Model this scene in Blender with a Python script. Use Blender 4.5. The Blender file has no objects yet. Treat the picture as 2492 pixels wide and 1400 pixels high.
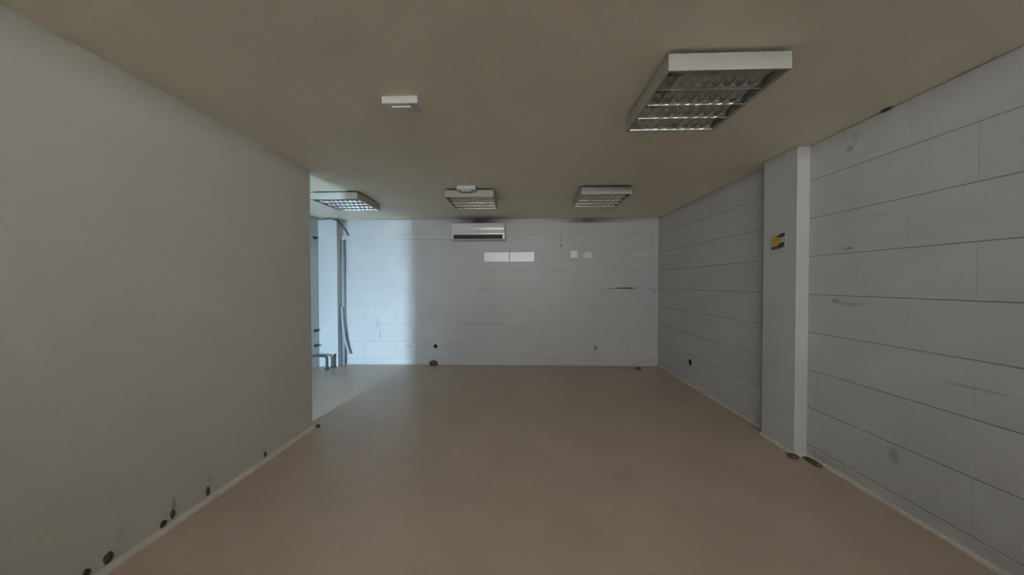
import bpy, math, random
from mathutils import Matrix, Vector
random.seed(7)
scene = bpy.context.scene
C = scene.collection
H = 2.48                                   # ceiling height
XL, XR, XP, YB, YL = -2.008, 2.291, 2.197, 5.27, 2.914
YF, XA = -2.0, -3.375                      # front wall, far side wall of the aisle
PY0, PY1 = 2.55, 2.898                     # pilaster

# ---------------------------------------------------------------- camera
cam = bpy.data.cameras.new('camera')
cam.sensor_width = 36.0
cam.sensor_fit = 'HORIZONTAL'
cam.lens = 757.05 / 2492 * 36.0
cam.clip_start = 0.02
co = bpy.data.objects.new('camera', cam); C.objects.link(co)
r = Vector((0.99956595, 0.02941505, -0.00163005))
u = Vector((0.0011843, 0.01516469, 0.99988431))
f = Vector((-0.02943637, 0.99945224, -0.01512328))
co.matrix_world = Matrix(((r.x, u.x, -f.x, 0), (r.y, u.y, -f.y, 0), (r.z, u.z, -f.z, 1.3977), (0, 0, 0, 1)))
scene.camera = co

# ---------------------------------------------------------------- world, daylight, exposure
w = bpy.data.worlds.new('overcast_sky'); scene.world = w
w.use_nodes = True
bg = w.node_tree.nodes['Background']
bg.inputs[0].default_value = (0.76, 0.89, 1.0, 1)
bg.inputs[1].default_value = 1.0
vs = scene.view_settings
vs.view_transform = 'Standard'; vs.look = 'None'; vs.gamma = 1.0; vs.use_curve_mapping = False
vs.exposure = 7.82
DOOR = (-2.88, -2.28, 0.0, 1.92)           # aisle glass door in the front wall: x0 x1 z0 z1
WIN = (-1.60, 1.60, 2.12, 2.40)            # main room window in the front wall
for nm, o in (('door', DOOR), ('window', WIN)):      # portals only guide sky sampling through the two openings
    l = bpy.data.lights.new(nm + '_portal', 'AREA'); l.shape = 'RECTANGLE'
    l.size = o[1] - o[0]; l.size_y = o[3] - o[2]; l.cycles.is_portal = True
    lo = bpy.data.objects.new(nm + '_portal', l); C.objects.link(lo)
    lo.location = ((o[0] + o[1]) / 2, YF - 0.11, (o[2] + o[3]) / 2)
    lo.rotation_euler = (math.radians(90), 0, 0)

# ---------------------------------------------------------------- materials
def mat(name, col, rough=0.6, metal=0.0, var=0.0, vscale=3.0, bump=0.0, bscale=60.0, spec=0.5, stains_glints=(), axes=(0, 2)):
    """stains: (u, v, ru, rv, colour, strength) in world metres on the two axes; dirt and wear with a shape of its own, and painted window reflections"""
    m = bpy.data.materials.new(name); m.use_nodes = True
    nt = m.node_tree; N = nt.nodes; L = nt.links
    b = N['Principled BSDF']
    b.inputs['Roughness'].default_value = rough; b.inputs['Metallic'].default_value = metal
    b.inputs['Specular IOR Level'].default_value = spec
    geo = N.new('ShaderNodeNewGeometry')
    rgb = N.new('ShaderNodeRGB'); rgb.outputs[0].default_value = (*col, 1)
    out = rgb.outputs[0]
    if var:
        no = N.new('ShaderNodeTexNoise'); no.inputs['Scale'].default_value = vscale; no.inputs['Detail'].default_value = 4
        L.new(geo.outputs['Position'], no.inputs['Vector'])
        mp = N.new('ShaderNodeMapRange'); mp.inputs[1].default_value = 0.3; mp.inputs[2].default_value = 0.7
        mp.inputs[3].default_value = 1 - var; mp.inputs[4].default_value = 1 + var
        L.new(no.outputs['Fac'], mp.inputs[0])
        mx = N.new('ShaderNodeVectorMath'); mx.operation = 'SCALE'
        L.new(out, mx.inputs[0]); L.new(mp.outputs[0], mx.inputs['Scale']); out = mx.outputs[0]
    if stains_glints:
        sep = N.new('ShaderNodeSeparateXYZ'); 
        wob = N.new('ShaderNodeTexNoise'); wob.inputs['Scale'].default_value = 14; wob.inputs['Detail'].default_value = 3
        L.new(geo.outputs['Position'], wob.inputs['Vector'])
        L.new(geo.outputs['Position'], sep.inputs[0])
        for (su, sv, ru, rv, c, k) in stains_glints:
            terms = []
            for ax, s, rr in ((axes[0], su, ru), (axes[1], sv, rv)):
                a = N.new('ShaderNodeMath'); a.operation = 'SUBTRACT'; L.new(sep.outputs[ax], a.inputs[0]); a.inputs[1].default_value = s
                d = N.new('ShaderNodeMath'); d.operation = 'DIVIDE'; L.new(a.outputs[0], d.inputs[0]); d.inputs[1].default_value = rr
                q = N.new('ShaderNodeMath'); q.operation = 'MULTIPLY'; L.new(d.outputs[0], q.inputs[0]); L.new(d.outputs[0], q.inputs[1])
                terms.append(q)
            ad = N.new('ShaderNodeMath'); ad.operation = 'ADD'; L.new(terms[0].outputs[0], ad.inputs[0]); L.new(terms[1].outputs[0], ad.inputs[1])
            wa = N.new('ShaderNodeMath'); wa.operation = 'MULTIPLY_ADD'; L.new(wob.outputs['Fac'], wa.inputs[0]); wa.inputs[1].default_value = 1.6; L.new(ad.outputs[0], wa.inputs[2])
            mp = N.new('ShaderNodeMapRange'); mp.interpolation_type = 'SMOOTHSTEP'
            mp.inputs[1].default_value = 0.75; mp.inputs[2].default_value = 1.9; mp.inputs[3].default_value = k; mp.inputs[4].default_value = 0
            L.new(wa.outputs[0], mp.inputs[0])
            mi = N.new('ShaderNodeMix'); mi.data_type = 'RGBA'; L.new(mp.outputs[0], mi.inputs[0]); L.new(out, mi.inputs[6]); mi.inputs[7].default_value = (*c, 1)
            out = mi.outputs[2]
    L.new(out, b.inputs['Base Color'])
    if bump:
        bn = N.new('ShaderNodeTexNoise'); bn.inputs['Scale'].default_value = bscale; bn.inputs['Detail'].default_value = 3
        L.new(geo.outputs['Position'], bn.inputs['Vector'])
        bp = N.new('ShaderNodeBump'); bp.inputs['Strength'].default_value = bump; bp.inputs['Distance'].default_value = 0.01
        L.new(bn.outputs['Fac'], bp.inputs['Height']); L.new(bp.outputs[0], b.inputs['Normal'])
    return m

DK = (0.10, 0.09, 0.08)
GR = (0.30, 0.31, 0.32)
back_stains_glints = [
    (1.77, 1.303, 0.20, 0.022, DK, 0.85), (1.58, 1.300, 0.16, 0.014, DK, 0.5),
    (0.670, 2.251, 0.020, 0.026, DK, 0.6), (0.670, 2.023, 0.026, 0.030, DK, 0.75), (0.668, 2.135, 0.010, 0.11, GR, 0.6),
    (-1.943, 0.311, 0.07, 0.035, GR, 0.6), (-1.69, 0.315, 0.04, 0.02, GR, 0.35), (-1.29, 0.30, 0.03, 0.04, GR, 0.3),
    (-2.468, 0.72, 0.022, 0.10, GR, 0.75), (-2.43, 0.50, 0.025, 0.12, GR, 0.55),
    (1.258, 0.297, 0.036, 0.045, DK, 0.8), (-1.55, 0.90, 0.015, 0.10, GR, 0.3),
    (2.22, 1.25, 0.05, 0.05, GR, 0.5), (2.20, 2.10, 0.03, 0.12, GR, 0.4),
    (2.06, 1.88, 0.24, 0.05, (0.70, 0.70, 0.68), 0.35)]  # pale streak: faint window reflection painted into the wall colour
right_stains_glints = [
    (2.250, 2.33, 0.035, 0.025, DK, 0.45), (2.215, 2.39, 0.03, 0.05, GR, 0.4), (2.250, 1.636, 0.040, 0.016, DK, 0.5),
    (2.335, 1.264, 0.040, 0.018, DK, 0.5), (2.24, 1.245, 0.11, 0.020, GR, 0.75),
    (1.967, 0.328, 0.035, 0.060, GR, 0.8), (2.06, 1.83, 0.05, 0.01, GR, 0.5),
    (4.80, 1.86, 0.22, 0.035, (0.70, 0.70, 0.68), 0.3), (1.62, 0.86, 0.16, 0.008, GR, 0.8),  # the pale entry is reflected window light, painted on as colour
    (2.60, 0.06, 0.5, 0.03, GR, 0.4)]
WHITE = (0.49, 0.487, 0.48)
M = {}
M['back'] = mat('painted_block_white', WHITE, 0.42, var=0.03, bump=0.10, bscale=45, stains_glints=back_stains_glints, axes=(0, 2))
M['right'] = mat('painted_block_white_right', WHITE, 0.45, var=0.03, bump=0.12, bscale=45, stains_glints=right_stains_glints, axes=(1, 2))
M['plain'] = mat('white_wall_paint', WHITE, 0.5, var=0.03, bump=0.05)
M['left'] = mat('cream_partition_paint', (0.54, 0.53, 0.478), 0.55, var=0.03, vscale=1.2, bump=0.04, bscale=90,
                stains_glints=[(1.476, 0.136, 0.02, 0.03, GR, 0.35), (1.72, 0.12, 0.014, 0.05, DK, 0.5), (1.93, 0.13, 0.02, 0.05, GR, 0.35), (2.35, 0.09, 0.03, 0.05, GR, 0.3)], axes=(1, 2))
M['ceil'] = mat('cream_ceiling_paint', (0.90, 0.815, 0.67), 0.75, var=0.03, vscale=1.5, bump=0.04, bscale=80)
M['floor'] = mat('beige_brown_floor', (0.43, 0.335, 0.255), 0.36, var=0.06, vscale=2.2, bump=0.03, bscale=30, spec=0.5)
M['skirt'] = mat('skirting_cream', (0.55, 0.505, 0.44), 0.5, var=0.08, vscale=9)
M['enamel'] = mat('white_enamel', (0.37, 0.365, 0.325), 0.45)
M['alu'] = mat('brushed_aluminium_louvre', (0.78, 0.785, 0.79), 0.27, metal=1.0)
M['tube'] = mat('unlit_tube_glass', (0.75, 0.76, 0.75), 0.2)
M['cavity'] = mat('lamp_cavity_grey', (0.40, 0.40, 0.40), 0.6)
M['plastic'] = mat('white_plastic', (0.62, 0.61, 0.58), 0.30)
M['socket'] = mat('bright_white_plastic', (0.88, 0.88, 0.86), 0.35)
M['acgloss'] = mat('air_conditioner_plastic', (0.66, 0.66, 0.65), 0.17, spec=0.35)
M['gloss'] = mat('glossy_white_plate', (0.74, 0.76, 0.77), 0.26, spec=0.5)
M['grey'] = mat('pale_grey_plastic', (0.72, 0.72, 0.71), 0.4)
M['black'] = mat('black_plastic', (0.02, 0.02, 0.02), 0.5)
M['cable'] = mat('dark_grey_cable', (0.12, 0.13, 0.13), 0.5)
M['conduit'] = mat('grey_conduit', (0.34, 0.37, 0.40), 0.5)
M['iron'] = mat('dark_iron_pipe', (0.055, 0.06, 0.068), 0.7)
M['dirt'] = mat('dark_rubble', (0.085, 0.075, 0.06), 0.9, var=0.3, vscale=40)
M['hole'] = mat('hole_dark', (0.015, 0.014, 0.013), 0.95)
M['yellow'] = mat('sign_yellow', (0.50, 0.34, 0.05), 0.5)
M['signpale'] = mat('sign_pale', (0.44, 0.45, 0.36), 0.5)
M['signdark'] = mat('sign_dark', (0.05, 0.05, 0.035), 0.5)
M['paving'] = mat('outdoor_paving', (0.55, 0.54, 0.52), 0.9, var=0.1)
def glass(name, tint):
    g = bpy.data.materials.new(name); g.use_nodes = True
    nt = g.node_tree; nt.nodes.remove(nt.nodes['Principled BSDF'])
    tr = nt.nodes.new('ShaderNodeBsdfTransparent'); tr.inputs[0].default_value = (*tint, 1)
    gl = nt.nodes.new('ShaderNodeBsdfGlossy'); gl.inputs['Roughness'].default_value = 0.02
    fr = nt.nodes.new('ShaderNodeFresnel'); fr.inputs[0].default_value = 1.45
    mx = nt.nodes.new('ShaderNodeMixShader'); nt.links.new(fr.outputs[0], mx.inputs[0]); nt.links.new(tr.outputs[0], mx.inputs[1]); nt.links.new(gl.outputs[0], mx.inputs[2])
    nt.links.new(mx.outputs[0], nt.nodes['Material Output'].inputs['Surface'])
    return g
M['glass_blue'] = glass('clear_blue_tinted_glass', (0.82, 0.93, 1.0))  # blue tint added to make the daylight in the aisle bluer
M['glass_dimming'] = glass('light_dimming_warm_glass', (0.625, 0.585, 0.552))  # tint added to dim and warm the light entering the main room

# ---------------------------------------------------------------- mesh helpers
class MB:
    def __init__(s): s.v = []; s.f = []; s.sm = False
    def add(s, vs, fs):
        n = len(s.v); s.v += [tuple(p) for p in vs]; s.f += [tuple(i + n for i in q) for q in fs]; return s
    def box(s, x0, x1, y0, y1, z0, z1):
        return s.add([(x0, y0, z0), (x1, y0, z0), (x1, y1, z0), (x0, y1, z0), (x0, y0, z1), (x1, y0, z1), (x1, y1, z1), (x0, y1, z1)],
                     [(0, 3, 2, 1), (4, 5, 6, 7), (0, 1, 5, 4), (1, 2, 6, 5), (2, 3, 7, 6), (3, 0, 4, 7)])
    def prism(s, prof, a0, a1, axis=0):
        """closed profile extruded along an axis; profile is in the other two axes, in order"""
        n = len(prof)
        def p(a, q): 
            return {0: (a, q[0], q[1]), 1: (q[0], a, q[1]), 2: (q[0], q[1], a)}[axis]
        vs = [p(a0, q) for q in prof] + [p(a1, q) for q in prof]
        fs = [tuple(range(n))[::-1], tuple(range(n, 2 * n))] + [(i, (i + 1) % n, n + (i + 1) % n, n + i) for i in range(n)]
        return s.add(vs, fs)
    def tube(s, pts, rad, seg=12):
        pts = [Vector(p) for p in pts]; rings = []
        for i, p in enumerate(pts):
            t = (pts[min(i + 1, len(pts) - 1)] - pts[max(i - 1, 0)]).normalized()
            a = Vector((0, 0, 1)) if abs(t.z) < 0.9 else Vector((1, 0, 0))
            n1 = t.cross(a).normalized(); n2 = t.cross(n1)
            rings.append([p + rad * (math.cos(k * 2 * math.pi / seg) * n1 + math.sin(k * 2 * math.pi / seg) * n2) for k in range(seg)])
        vs = [q for ring in rings for q in ring]; fs = []
        for i in range(len(pts) - 1):
            for k in range(seg):
                fs.append((i * seg + k, i * seg + (k + 1) % seg, (i + 1) * seg + (k + 1) % seg, (i + 1) * seg + k))
        fs.append(tuple(range(seg))[::-1]); fs.append(tuple((len(pts) - 1) * seg + k for k in range(seg)))
        s.sm = True
        return s.add(vs, fs)
    def mesh(s, name, m):
        me = bpy.data.meshes.new(name); me.from_pydata(s.v, [], s.f); me.materials.append(m)
        import bmesh
        bm = bmesh.new(); bm.from_mesh(me); bmesh.ops.recalc_face_normals(bm, faces=bm.faces); bm.to_mesh(me); bm.free()
        if s.sm:
            me.polygons.foreach_set('use_smooth', [len(p.vertices) == 4 for p in me.polygons])
        return me
    def build(s, name, m, parent=None, bevel=0.0, loc=None):
        o = bpy.data.objects.new(name, s.mesh(name, m)); C.objects.link(o)
        if parent: o.parent = parent
        if loc: o.location = loc
        if bevel:
            b = o.modifiers.new('bevel', 'BEVEL'); b.width = bevel; b.segments = 3; b.limit_method = 'ANGLE'
            o.data.polygons.foreach_set('use_smooth', [True] * len(o.data.polygons))
            b.harden_normals = True
        return o
def tag(o, label, cat, group=None, kind=None):
    o['label'] = label; o['category'] = cat
    if group: o['group'] = group
    if kind: o['kind'] = kind
    return o
def empty(name, loc=(0, 0, 0)):
    o = bpy.data.objects.new(name, None); C.objects.link(o); o.location = loc; o.empty_display_size = 0.1; return o
def child(name, me, parent, loc=(0, 0, 0), rot=None):
    o = bpy.data.objects.new(name, me); C.objects.link(o); o.parent = parent; o.location = loc
    if rot: o.rotation_euler = rot
    return o
def smooth_path(pts, n=8):
    P = [Vector(p) for p in pts]; out = []
    for i in range(len(P) - 1):
        a, b, c, d = P[max(i - 1, 0)], P[i], P[i + 1], P[min(i + 2, len(P) - 1)]
        for k in range(n):
            t = k / n
            out.append(0.5 * ((2 * b) + (c - a) * t + (2 * a - 5 * b + 4 * c - d) * t * t + (3 * b - a - 3 * c + d) * t ** 3))
    out.append(P[-1]); return out

# ---------------------------------------------------------------- the setting
S = 'structure'
tag(MB().box(XA - 0.25, XR + 0.25, YF - 0.25, YB + 0.25, -0.15, 0).build('floor', M['floor']), 'smooth beige brown floor of the empty room', 'floor', kind=S)
tag(MB().box(XA - 0.25, XR + 0.25, YF - 0.25, YB + 0.25, H, H + 0.15).build('ceiling', M['ceil']), 'plain cream ceiling over the empty room', 'ceiling', kind=S)
tag(MB().box(XL - 0.12, XL, YF, YL, 0, H).build('wall_left', M['left']), 'smooth cream partition wall ending in an open corner', 'wall', kind=S)
tag(MB().box(XA - 0.2, XA, YF, YB + 0.2, 0, H).build('wall_aisle', M['plain']), 'shaded side wall beyond the partition, beside the boxed column', 'wall', kind=S)
tag(MB().box(XA, -3.055, 5.085, YB + 0.008, 0, H).build('wall_column', M['plain'], bevel=0.006), 'boxed white column in the far left corner', 'wall', kind=S)
tag(MB().box(XP, XR + 0.008, PY0, PY1, 0, H).build('wall_pilaster', M['plain'], bevel=0.008), 'flat white pilaster standing proud of the right block wall', 'wall', kind=S)
tag(MB().box(-40, 40, -60, YF - 0.25, -0.2, -0.12).build('ground', M['paving']), 'grey paving outside the building', 'ground', kind=S)
fw = MB(); y0, y1 = YF - 0.2, YF
fw.box(XA - 0.2, DOOR[0], y0, y1, 0, H).box(DOOR[0], DOOR[1], y0, y1, DOOR[3], H).box(DOOR[1], WIN[0], y0, y1, 0, H)
fw.box(WIN[0], WIN[1], y0, y1, 0, WIN[2]).box(WIN[0], WIN[1], y0, y1, WIN[3], H).box(WIN[1], XR + 0.2, y0, y1, 0, H)
tag(fw.build('wall_front', M['plain']), 'white front wall with a glass door and a window', 'wall', kind=S)
def frame(name, o, label, cat, bars, gm):
    e = empty(name, ((o[0] + o[1]) / 2, YF - 0.1, o[2])); tag(e, label, cat, kind=S)
    hw = (o[1] - o[0]) / 2; h = o[3] - o[2]; t = 0.045
    m = MB(); m.box(-hw, -hw + t, -.03, .03, 0, h).box(hw - t, hw, -.03, .03, 0, h).box(-hw + t, hw - t, -.03, .03, 0, t).box(-hw + t, hw - t, -.03, .03, h - t, h)
    for k in range(bars):
        x = -hw + (k + 1) * 2 * hw / (bars + 1); m.box(x - t / 2, x + t / 2, -.025, .025, t, h - t)
    m.build('frame', M['enamel'], e)
    MB().box(-hw + t, hw - t, -.003, .003, t, h - t).build('pane', gm, e)
frame('door_1', DOOR, 'glazed aisle door in the front wall', 'door', 0, M['glass_blue'])
frame('window_1', WIN, 'window in the front wall of the main room', 'window', 2, M['glass_dimming'])

# block walls: every painted block is a part, joints recessed
JH, JV, DEP = 0.007, 0.0012, 0.009
ZJ = [0.0, 0.1, 0.4, 0.7, 1.0, 1.3, 1.6, 1.9, 2.2, H]
_bm = {}
def block_mesh(L, h, axis, m):
    key = (round(L, 3), round(h, 3), axis)
    if key in _bm: return _bm[key]
    a, b, c, d = L / 2 - JV / 2, h / 2 - JH / 2, 0.0012, DEP
    # front at local depth 0, back at depth d (into the wall)
    ring = lambda A, B, D: [(-A, D, -B), (A, D, -B), (A, D, B), (-A, D, B)]
    v = ring(a - 0.0003, b - c, 0.0) + ring(a, b, c) + ring(a, b, d)
    fs = [(0, 1, 2, 3)] + [(i, (i + 1) % 4, 4 + (i + 1) % 4, 4 + i) for i in range(4)] + [(4 + i, 4 + (i + 1) % 4, 8 + (i + 1) % 4, 8 + i) for i in range(4)] + [(11, 10, 9, 8)]
    if axis == 'x': v = [(p[1], p[0], p[2]) for p in v]      # wall facing -X: depth goes to +X
    mb = MB(); mb.add(v, fs); _bm[key] = mb.mesh('block', m); return _bm[key]
def courses(parent, a0, a1, base, axis, m, skip=None):
    for i in range(len(ZJ) - 1):
        z0, z1 = ZJ[i], ZJ[i + 1]
        ph = base + (0.28 if i % 2 == 0 else 0.0)
        cuts = [a0]; k = math.floor((a0 - ph) / 0.56)
        while True:
            k += 1; x = ph + 0.56 * k
            if x >= a1 - 0.03: break
            if x > a0 + 0.03: cuts.append(x)
        cuts.append(a1)
        for p, q in zip(cuts[:-1], cuts[1:]):
            me = block_mesh(q - p, z1 - z0, axis, m)
            j = random.uniform(0, 0.0008)
            mid = (p + q) / 2; zc = (z0 + z1) / 2
            child('block', me, parent, (mid, YB + j, zc) if axis == 'y' else (XR + j, mid, zc))
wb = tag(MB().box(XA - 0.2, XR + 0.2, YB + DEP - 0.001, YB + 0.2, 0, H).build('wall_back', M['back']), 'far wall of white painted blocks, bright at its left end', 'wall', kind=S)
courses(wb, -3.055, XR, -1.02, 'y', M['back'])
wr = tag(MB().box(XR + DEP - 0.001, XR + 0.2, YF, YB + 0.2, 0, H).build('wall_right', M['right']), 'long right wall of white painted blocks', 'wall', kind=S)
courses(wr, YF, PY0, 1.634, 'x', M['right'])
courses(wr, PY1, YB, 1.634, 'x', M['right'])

# skirtings
def qround(rad, n=5): return [(0, 0)] + [(rad * math.cos(a), rad * math.sin(a)) for a in [k * math.pi / 2 / n for k in range(n + 1)]]
bl = MB().prism([(XL + p, q) for p, q in qround(0.031)], YF, YL, 1); bl.sm = False
tag(bl.build('baseboard_left', M['skirt']), 'rounded cream skirting strip at the foot of the left partition', 'skirting', kind=S)
br = MB()
pr = [(0, 0), (-0.016, 0), (-0.016, 0.014), (-0.008, 0.026), (0, 0.028)]
br.prism([(XR + p, q) for p, q in pr], YF, PY0, 1); br.prism([(XP + p, q) for p, q in pr], PY0 - 0.016, PY1, 1); br.prism([(XR + p, q) for p, q in pr], PY1, YB, 1)
br.prism([(PY0 + p, q) for p, q in pr], XP, XR, 0)
tag(br.build('baseboard_right', M['skirt']), 'thin cream skirting strip along the right wall and pilaster', 'skirting', kind=S)
bb = MB().prism([(YB + p * 0.7, q * 0.8) for p, q in pr], -3.055, XR - 0.016, 0)
tag(bb.build('baseboard_back', M['plain']), 'low white skirting at the foot of the far wall', 'skirting', kind=S)

# ---------------------------------------------------------------- louvred ceiling luminaires
LW, LD, LH, GAP = 0.56, 0.59, 0.098, 0.018
def make_luminaire():
    e = empty('ceiling_light')
    hw, t = LW / 2, 0.014
    m = MB(); m.box(-hw, hw, 0, t, -LH, -GAP).box(-hw, hw, LD - t, LD, -LH, -GAP).box(-hw, -hw + t, t, LD - t, -LH, -GAP).box(hw - t, hw, t, LD - t, -LH, -GAP)
    m.build('housing', M['enamel'], e, bevel=0.002)
    MB().box(-hw + 0.03, hw - 0.03, 0.03, LD - 0.03, -GAP - 0.006, 0).build('mounting_base', M['iron'], e)
    MB().box(-hw + t, hw - t, t, LD - t, -GAP - 0.010, -GAP - 0.004).build('back_plate', M['cavity'], e)
    n = 4; pitch = (LD - 2 * t) / n; iw = LW - 2 * t; rl = iw / 2 - 0.004
    def para(wt, wb, z0, z1, k=4):       # half width against height, parabolic
        return [(wb + (wt - wb) * (i / k) ** 1.8, z0 + (z1 - z0) * i / k) for i in range(k + 1)]
    zb, zt = -LH + 0.004, -GAP - 0.026
    q = para(0.034, 0.003, zb, zt)
    wd = MB().prism([(w, z) for w, z in q] + [(-w, z) for w, z in q[::-1]], -rl, rl, 0).mesh('reflector', M['alu'])
    for k in range(1, n): child('reflector', wd, e, (0, t + k * pitch, 0))
    eg = MB().prism([(w, z) for w, z in q] + [(0, zt), (0, zb)], -rl, rl, 0).mesh('reflector', M['alu'])
    child('reflector', eg, e, (0, t, 0)); child('reflector', eg, e, (0, LD - t, 0), (0, 0, math.pi))
    q = para(0.016, 0.0015, zb + 0.002, zt - 0.004)
    blm = MB().prism([(w, z) for w, z in q] + [(-w, z) for w, z in q[::-1]], -pitch / 2 + 0.004, pitch / 2 - 0.004, 1).mesh('blade', M['alu'])
    tb = MB().tube([(-iw / 2 + 0.01, 0, 0), (iw / 2 - 0.01, 0, 0)], 0.009, 10).mesh('tube', M['tube'])
    nb = 8
    for k in range(n):
        yc = t + (k + 0.5) * pitch
        child('tube', tb, e, (0, yc, -GAP - 0.020))
        for j in range(1, nb + 1):
            child('blade', blm, e, (-rl + j * 2 * rl / (nb + 1), yc, 0))
    return e
def copy_tree(o, loc):
    c = o.copy(); C.objects.link(c); c.location = loc
    for ch in list(o.children):
        d = ch.copy(); C.objects.link(d); d.parent = c
    return c
G = 'louvred ceiling lights'
l0 = make_luminaire(); l0.location = (0.967, 1.482, H)
tag(l0, 'large unlit white ceiling light with aluminium louvre, nearest of the four', 'ceiling light', G)
tag(copy_tree(l0, (0.953, 3.50, H)), 'unlit louvred ceiling light nearest the right wall, in the far row', 'ceiling light', G)
tag(copy_tree(l0, (-0.594, 3.56, H)), 'unlit louvred ceiling light in front of the air conditioner, behind a small box', 'ceiling light', G)
tag(copy_tree(l0, (-2.195, 3.60, H)), 'louvred ceiling light partly hidden by the left partition corner', 'ceiling light', G)

# small ceiling boxes
def ceiling_box(loc, label):
    e = empty('ceiling_box', loc); tag(e, label, 'ceiling box', 'small white ceiling boxes')
    MB().box(-0.105, 0.105, 0, 0.10, -0.045, 0).build('case', M['plastic'], e, bevel=0.006)
    MB().box(-0.055, 0.055, 0.025, 0.08, -0.056, -0.044).build('cover', M['plastic'], e, bevel=0.004)
    return e
ceiling_box((-0.70, 1.79, H), 'small white box alone on the ceiling left of the nearest light')
ceiling_box((-0.612, 3.445, H), 'small white ceiling box touching the front of the middle light')

# ---------------------------------------------------------------- air conditioner
ac = empty('air_conditioner', (-0.705, YB, 2.105))
tag(ac, 'white split air conditioner with dark outlet slot high on the far wall', 'air conditioner')
ax = 0.436
body = [(-0.001, 0.0), (-0.001, 0.279), (-0.165, 0.279), (-0.188, 0.268), (-0.197, 0.235), (-0.199, 0.14), (-0.195, 0.083), (-0.165, 0.075), (-0.165, 0.020), (-0.178, 0.010), (-0.160, 0.0)]
MB().prism(body, -ax, ax, 0).build('body', M['acgloss'], ac, bevel=0.003)
for sx in (-1, 1):
    a, b = sorted((sx * ax, sx * (ax - 0.034)))
    MB().prism([(-0.150, 0.004), (-0.150, 0.090), (-0.1955, 0.088), (-0.192, 0.012), (-0.178, 0.004)], a, b, 0).build('end_cap', M['acgloss'], ac, bevel=0.002)
zz = [0.092 + k * 0.017 for k in range(11)]
MB().prism([(-0.209 + 0.875 * (z - 0.225) ** 2, z) for z in zz] + [(-0.190, 0.262), (-0.190, 0.092)], -ax + 0.012, ax - 0.012, 0).build('front_panel', M['acgloss'], ac, bevel=0.002)
MB().box(-ax + 0.036, ax - 0.036, -0.178, -0.166, 0.018, 0.074).build('outlet', M['black'], ac)
for k in range(2):
    z = 0.032 + 0.024 * k
    MB().prism([(-0.192, z - 0.004), (-0.190, z + 0.002), (-0.172, z + 0.004), (-0.172, z)], -ax + 0.038, ax - 0.038, 0).build('vane', M['black'], ac)
for k in range(7):
    y = -0.150 + 0.02 * k
    MB().box(-ax + 0.03, ax - 0.03, y, y + 0.010, 0.2785, 0.2815).build('grille_slat', M['black'], ac)
dl = MB().box(-ax + 0.70, -ax + 0.80, -0.2085, -0.204, 0.110, 0.116).build('badge', M['grey'], ac)

# cable trunking from the air conditioner to the column
tr_ = empty('cable_trunking', (-2.10, YB, 2.14)); tag(tr_, 'slim white cable trunking from the column to the air conditioner', 'cable trunking')
MB().box(-0.955, 0.955, -0.028, 0.004, 0.0, 0.070).build('channel', M['plain'], tr_, bevel=0.003)
MB().box(-0.955, 0.955, -0.032, -0.027, 0.008, 0.062).build('lid', M['plain'], tr_, bevel=0.002)
MB().box(-0.975, -0.915, -0.040, -0.001, -0.012, 0.045).build('end_piece', M['plastic'], tr_, bevel=0.003)

# cables and pipes in the far left corner
tag(MB().tube(smooth_path([(-3.372, 5.062, 2.455), (-3.30, 5.068, 2.452), (-3.18, 5.068, 2.462), (-3.08, 5.066, 2.450), (-3.03, 5.11, 2.42), (-3.00, 5.18, 2.35), (-2.975, 5.235, 2.27), (-2.95, 5.246, 2.215)]), 0.015).build('black_cable', M['cable']),
    'dark cable looping under the ceiling over the column down to the trunking', 'cable')
tag(MB().tube([(-3.030, 5.215, 0.0), (-3.030, 5.215, 2.125)], 0.024).build('wall_pipe', M['conduit']), 'straight grey pipe running down the column side to the floor', 'pipe')
tag(MB().tube(smooth_path([(-3.028, 5.170, 1.00), (-3.022, 5.168, 0.80), (-2.995, 5.175, 0.50), (-2.955, 5.195, 0.28), (-2.925, 5.210, 0.19)]), 0.020).build('loose_conduit', M['conduit']),
    'loose grey conduit hanging beside the pipe and bending away at its foot', 'conduit')
p1 = empty('heating_pipe', (-3.15, 4.93, 0)); tag(p1, 'dark bent pipe from the side wall down to the floor before the column', 'pipe')
MB().tube(smooth_path([(-0.225, 0, 0.215), (-0.10, 0, 0.215), (-0.03, 0, 0.212), (0.0, 0, 0.185), (0.003, 0, 0.10), (0.003, 0, 0.0)], 6), 0.020).build('pipe', M['iron'], p1)
MB().tube([(0.003, 0, 0.0), (0.003, 0, 0.012)], 0.034, 16).build('floor_collar', M['iron'], p1)
p2 = empty('drain_pipe', (-3.10, 5.04, 0)); tag(p2, 'thinner dark pipe elbow standing close against the column foot', 'pipe')
MB().tube(smooth_path([(0.0, 0.043, 0.205), (0.0, 0.02, 0.204), (0.0, 0.0, 0.185), (0.0, 0.0, 0.10), (0.0, 0.0, 0.0)], 6), 0.015).build('pipe', M['iron'], p2)
MB().tube([(0.0, 0.0, 0.0), (0.0, 0.0, 0.012)], 0.030, 16).build('floor_collar', M['iron'], p2)
for z, L_, lab in ((2.14, 0.05, 'dark bracket high on the side wall beside the column'), (0.62, 0.035, 'upper of the two dark stubs low on the side wall'), (0.37, 0.04, 'lower of the two dark stubs low on the side wall, above the bent pipe')):
    e = empty('wall_stub', (XA, 5.0, z)); tag(e, lab, 'wall stub')
    MB().box(-0.001, 0.006, -0.04, 0.04, -0.022, 0.022).build('plate', M['iron'], e, bevel=0.002)
    MB().tube([(0.004, 0, 0), (L_, 0, 0)], 0.014).build('stub', M['iron'], e)

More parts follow.
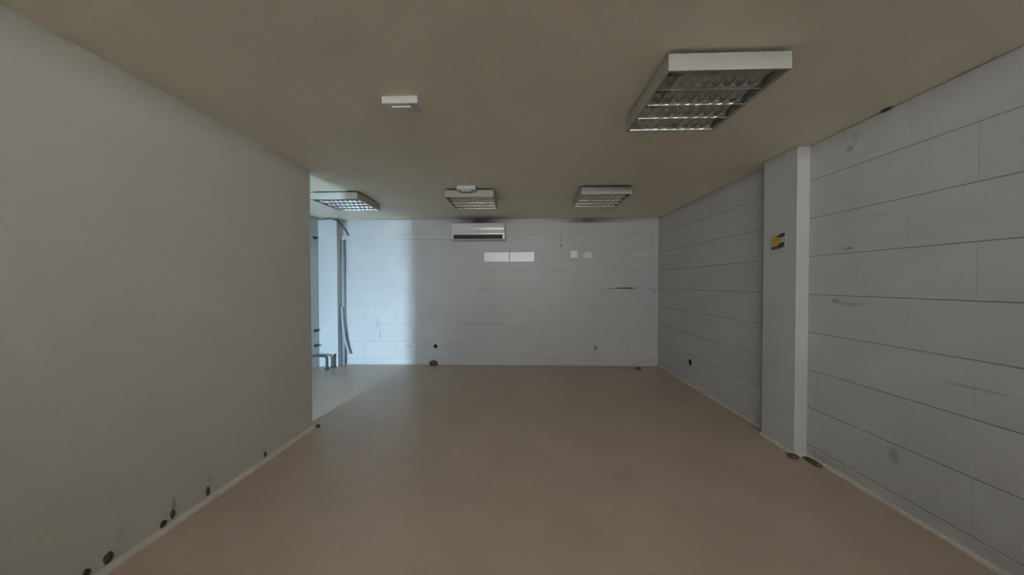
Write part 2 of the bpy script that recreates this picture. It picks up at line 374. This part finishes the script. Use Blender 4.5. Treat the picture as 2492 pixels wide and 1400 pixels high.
# ---------------------------------------------------------------- plates, boxes and sign
def plate(name, x0, x1, z0, z1, m, label, cat, th=0.014, tilt=0.0, roll=0.0, screws=True, group=None):
    e = empty(name, ((x0 + x1) / 2, YB + 0.002, (z0 + z1) / 2)); tag(e, label, cat, group)
    hw, hh = (x1 - x0) / 2, (z1 - z0) / 2
    o = MB().box(-hw, hw, -th, 0, -hh, hh).build('face', m, e, bevel=0.004); 
    if screws:
        for s in (-1, 1):
            MB().tube([(s * (hw - 0.018), -th + 0.001, 0), (s * (hw - 0.018), -th - 0.002, 0)], 0.005, 10).build('screw', M['grey'], e)
    e.rotation_euler = (math.radians(tilt), math.radians(roll), 0)
    return e
plate('wall_plate', -0.629, -0.203, 1.752, 1.916, M['gloss'], 'left one of two wide glossy white plates below the air conditioner', 'wall plate', 0.018, 0.75, 0.0, group='glossy wall plates')
plate('wall_plate', -0.195, 0.221, 1.752, 1.918, M['gloss'], 'right one of two wide glossy white plates below the air conditioner', 'wall plate', 0.018, 0.60, -0.5, group='glossy wall plates')
sb = plate('socket_box', 0.822, 0.942, 1.810, 1.930, M['socket'], 'small square white socket box on the far wall', 'socket box', 0.035, screws=False)
MB().box(-0.045, 0.045, -0.041, -0.034, -0.045, 0.045).build('cover', M['socket'], sb, bevel=0.004)
plate('blank_plate', 1.050, 1.195, 1.815, 1.910, M['grey'], 'pale blank cover plate just right of the square socket box', 'cover plate', 0.010)

sg = empty('warning_sign', (XP, 2.727, 1.747)); tag(sg, 'small yellow and black warning sign on the pilaster', 'sign')
MB().box(-0.003, 0.001, -0.073, 0.073, -0.067, 0.067).build('plate', M['signpale'], sg)
def signpoly(name, pts, m, d0, d1):
    MB().prism([(p, q) for p, q in pts], -d1, -d0, 0).build(name, m, sg)
# local y grows away from the camera (left in the photograph)
signpoly('yellow_field', [(0.073, 0.010), (0.060, 0.035), (0.030, 0.048), (-0.022, 0.040), (-0.026, -0.045), (0.073, -0.048)], M['yellow'], 0.003, 0.0036)
signpoly('black_corner', [(0.024, 0.042), (-0.035, 0.066), (-0.070, 0.060), (-0.060, 0.034), (-0.018, 0.030)], M['signdark'], 0.0036, 0.0042)
signpoly('black_band', [(0.073, -0.066), (0.070, -0.046), (0.010, -0.038), (-0.030, -0.010), (-0.062, -0.014), (-0.058, -0.050), (-0.010, -0.060)], M['signdark'], 0.0036, 0.0042)

# ---------------------------------------------------------------- holes and rubble
def lump(name, loc, sx, sy, sz, m, label, cat, group=None, seed=0, rings=5, seg=9, flat=True):
    rnd = random.Random(seed); v = []; fs = []
    for i in range(rings + 1):
        ph = math.pi * i / rings - math.pi / 2
        for k in range(seg):
            th = 2 * math.pi * k / seg; q = 0.78 + 0.44 * rnd.random()
            z = math.sin(ph)
            v.append((sx * math.cos(ph) * math.cos(th) * q, sy * math.cos(ph) * math.sin(th) * q, sz * z * (0.85 + 0.3 * rnd.random())))
    for i in range(rings):
        for k in range(seg): fs.append((i * seg + k, i * seg + (k + 1) % seg, (i + 1) * seg + (k + 1) % seg, (i + 1) * seg + k))
    fs.append(tuple(range(seg))[::-1]); fs.append(tuple(rings * seg + k for k in range(seg)))
    o = MB().add(v, fs).build(name, m, loc=loc)
    return tag(o, label, cat, group)
GL = 'broken fixings above the left skirting'
for i, (y, z, ry, rz, lab) in enumerate([
        (2.360, 0.055, 0.016, 0.022, 'dark broken fixing above the left skirting, closest to the partition corner'),
        (1.913, 0.066, 0.014, 0.034, 'tall dark broken fixing above the left skirting, second from the partition corner'),
        (1.712, 0.070, 0.014, 0.030, 'upper dark broken fixing of the close pair above the left skirting'),
        (1.664, 0.050, 0.020, 0.022, 'lower dark broken fixing of the close pair above the left skirting'),
        (1.432, 0.064, 0.022, 0.030, 'big slanted dark broken fixing above the left skirting near the bottom edge'),
        (1.355, 0.060, 0.016, 0.024, 'dark broken fixing lowest in view at the left skirting')]):
    lump('broken_fixing', (XL + 0.001, y, z), 0.006, ry * 0.85, rz * 0.85, M['dirt'], lab, 'broken fixing', GL, seed=i)
def wall_hole(loc, rot, rad, label, m='hole'):
    e = empty('wall_hole', loc); tag(e, label, 'wall hole'); e.rotation_euler = rot
    seg = 20; v = []; fs = []
    for rr, d in ((rad * 1.28, 0.0), (rad * 1.2, -0.004), (rad, -0.004), (rad * 0.96, -0.001)):
        v += [(rr * math.cos(2 * math.pi * k / seg), d, rr * math.sin(2 * math.pi * k / seg)) for k in range(seg)]
    for i in range(3):
        for k in range(seg): fs.append((i * seg + k, i * seg + (k + 1) % seg, (i + 1) * seg + (k + 1) % seg, (i + 1) * seg + k))
    MB().add(v, fs).build('rim', M['plain'], e)
    MB().add([(rad * math.cos(2 * math.pi * k / seg), -0.0012, rad * math.sin(2 * math.pi * k / seg)) for k in range(seg)], [tuple(range(seg))]).build('opening', M[m], e)
wall_hole((-1.466, YB - 0.0005, 0.313), (0, 0, 0), 0.034, 'round black pipe hole low on the far wall')
wall_hole((XR - 0.0005, 4.27, 0.316), (0, 0, math.radians(-90)), 0.045, 'dark round hole low on the right wall beyond the pilaster')
lump('plaster_lump', (-1.490, 5.225, 0.035), 0.075, 0.04, 0.045, M['dirt'], 'dark lump of rubble on the floor under the black pipe hole', 'rubble', seed=21)
lump('plaster_lump', (1.890, 5.06, 0.012), 0.045, 0.03, 0.018, M['dirt'], 'tiny dark crumb on the floor near the far right corner', 'rubble', seed=22)
lump('plaster_lump', (2.165, 2.525, 0.012), 0.040, 0.035, 0.014, M['dirt'], 'dark crumbs at the left foot of the pilaster edge', 'rubble', seed=23)
lump('plaster_lump', (2.250, 2.450, 0.012), 0.026, 0.070, 0.014, M['dirt'], 'longer dark crumbs along the skirting just before the pilaster', 'rubble', seed=24)
lump('plaster_lump', (XL + 0.04, YL + 0.02, 0.014), 0.02, 0.02, 0.016, M['dirt'], 'small dark crumb at the foot of the partition corner', 'rubble', seed=25)
lump('plaster_chip', (XR - 0.015, 2.02, H - 0.006), 0.012, 0.03, 0.007, M['dirt'], 'dark chip where the ceiling meets the right wall', 'chip', seed=26)
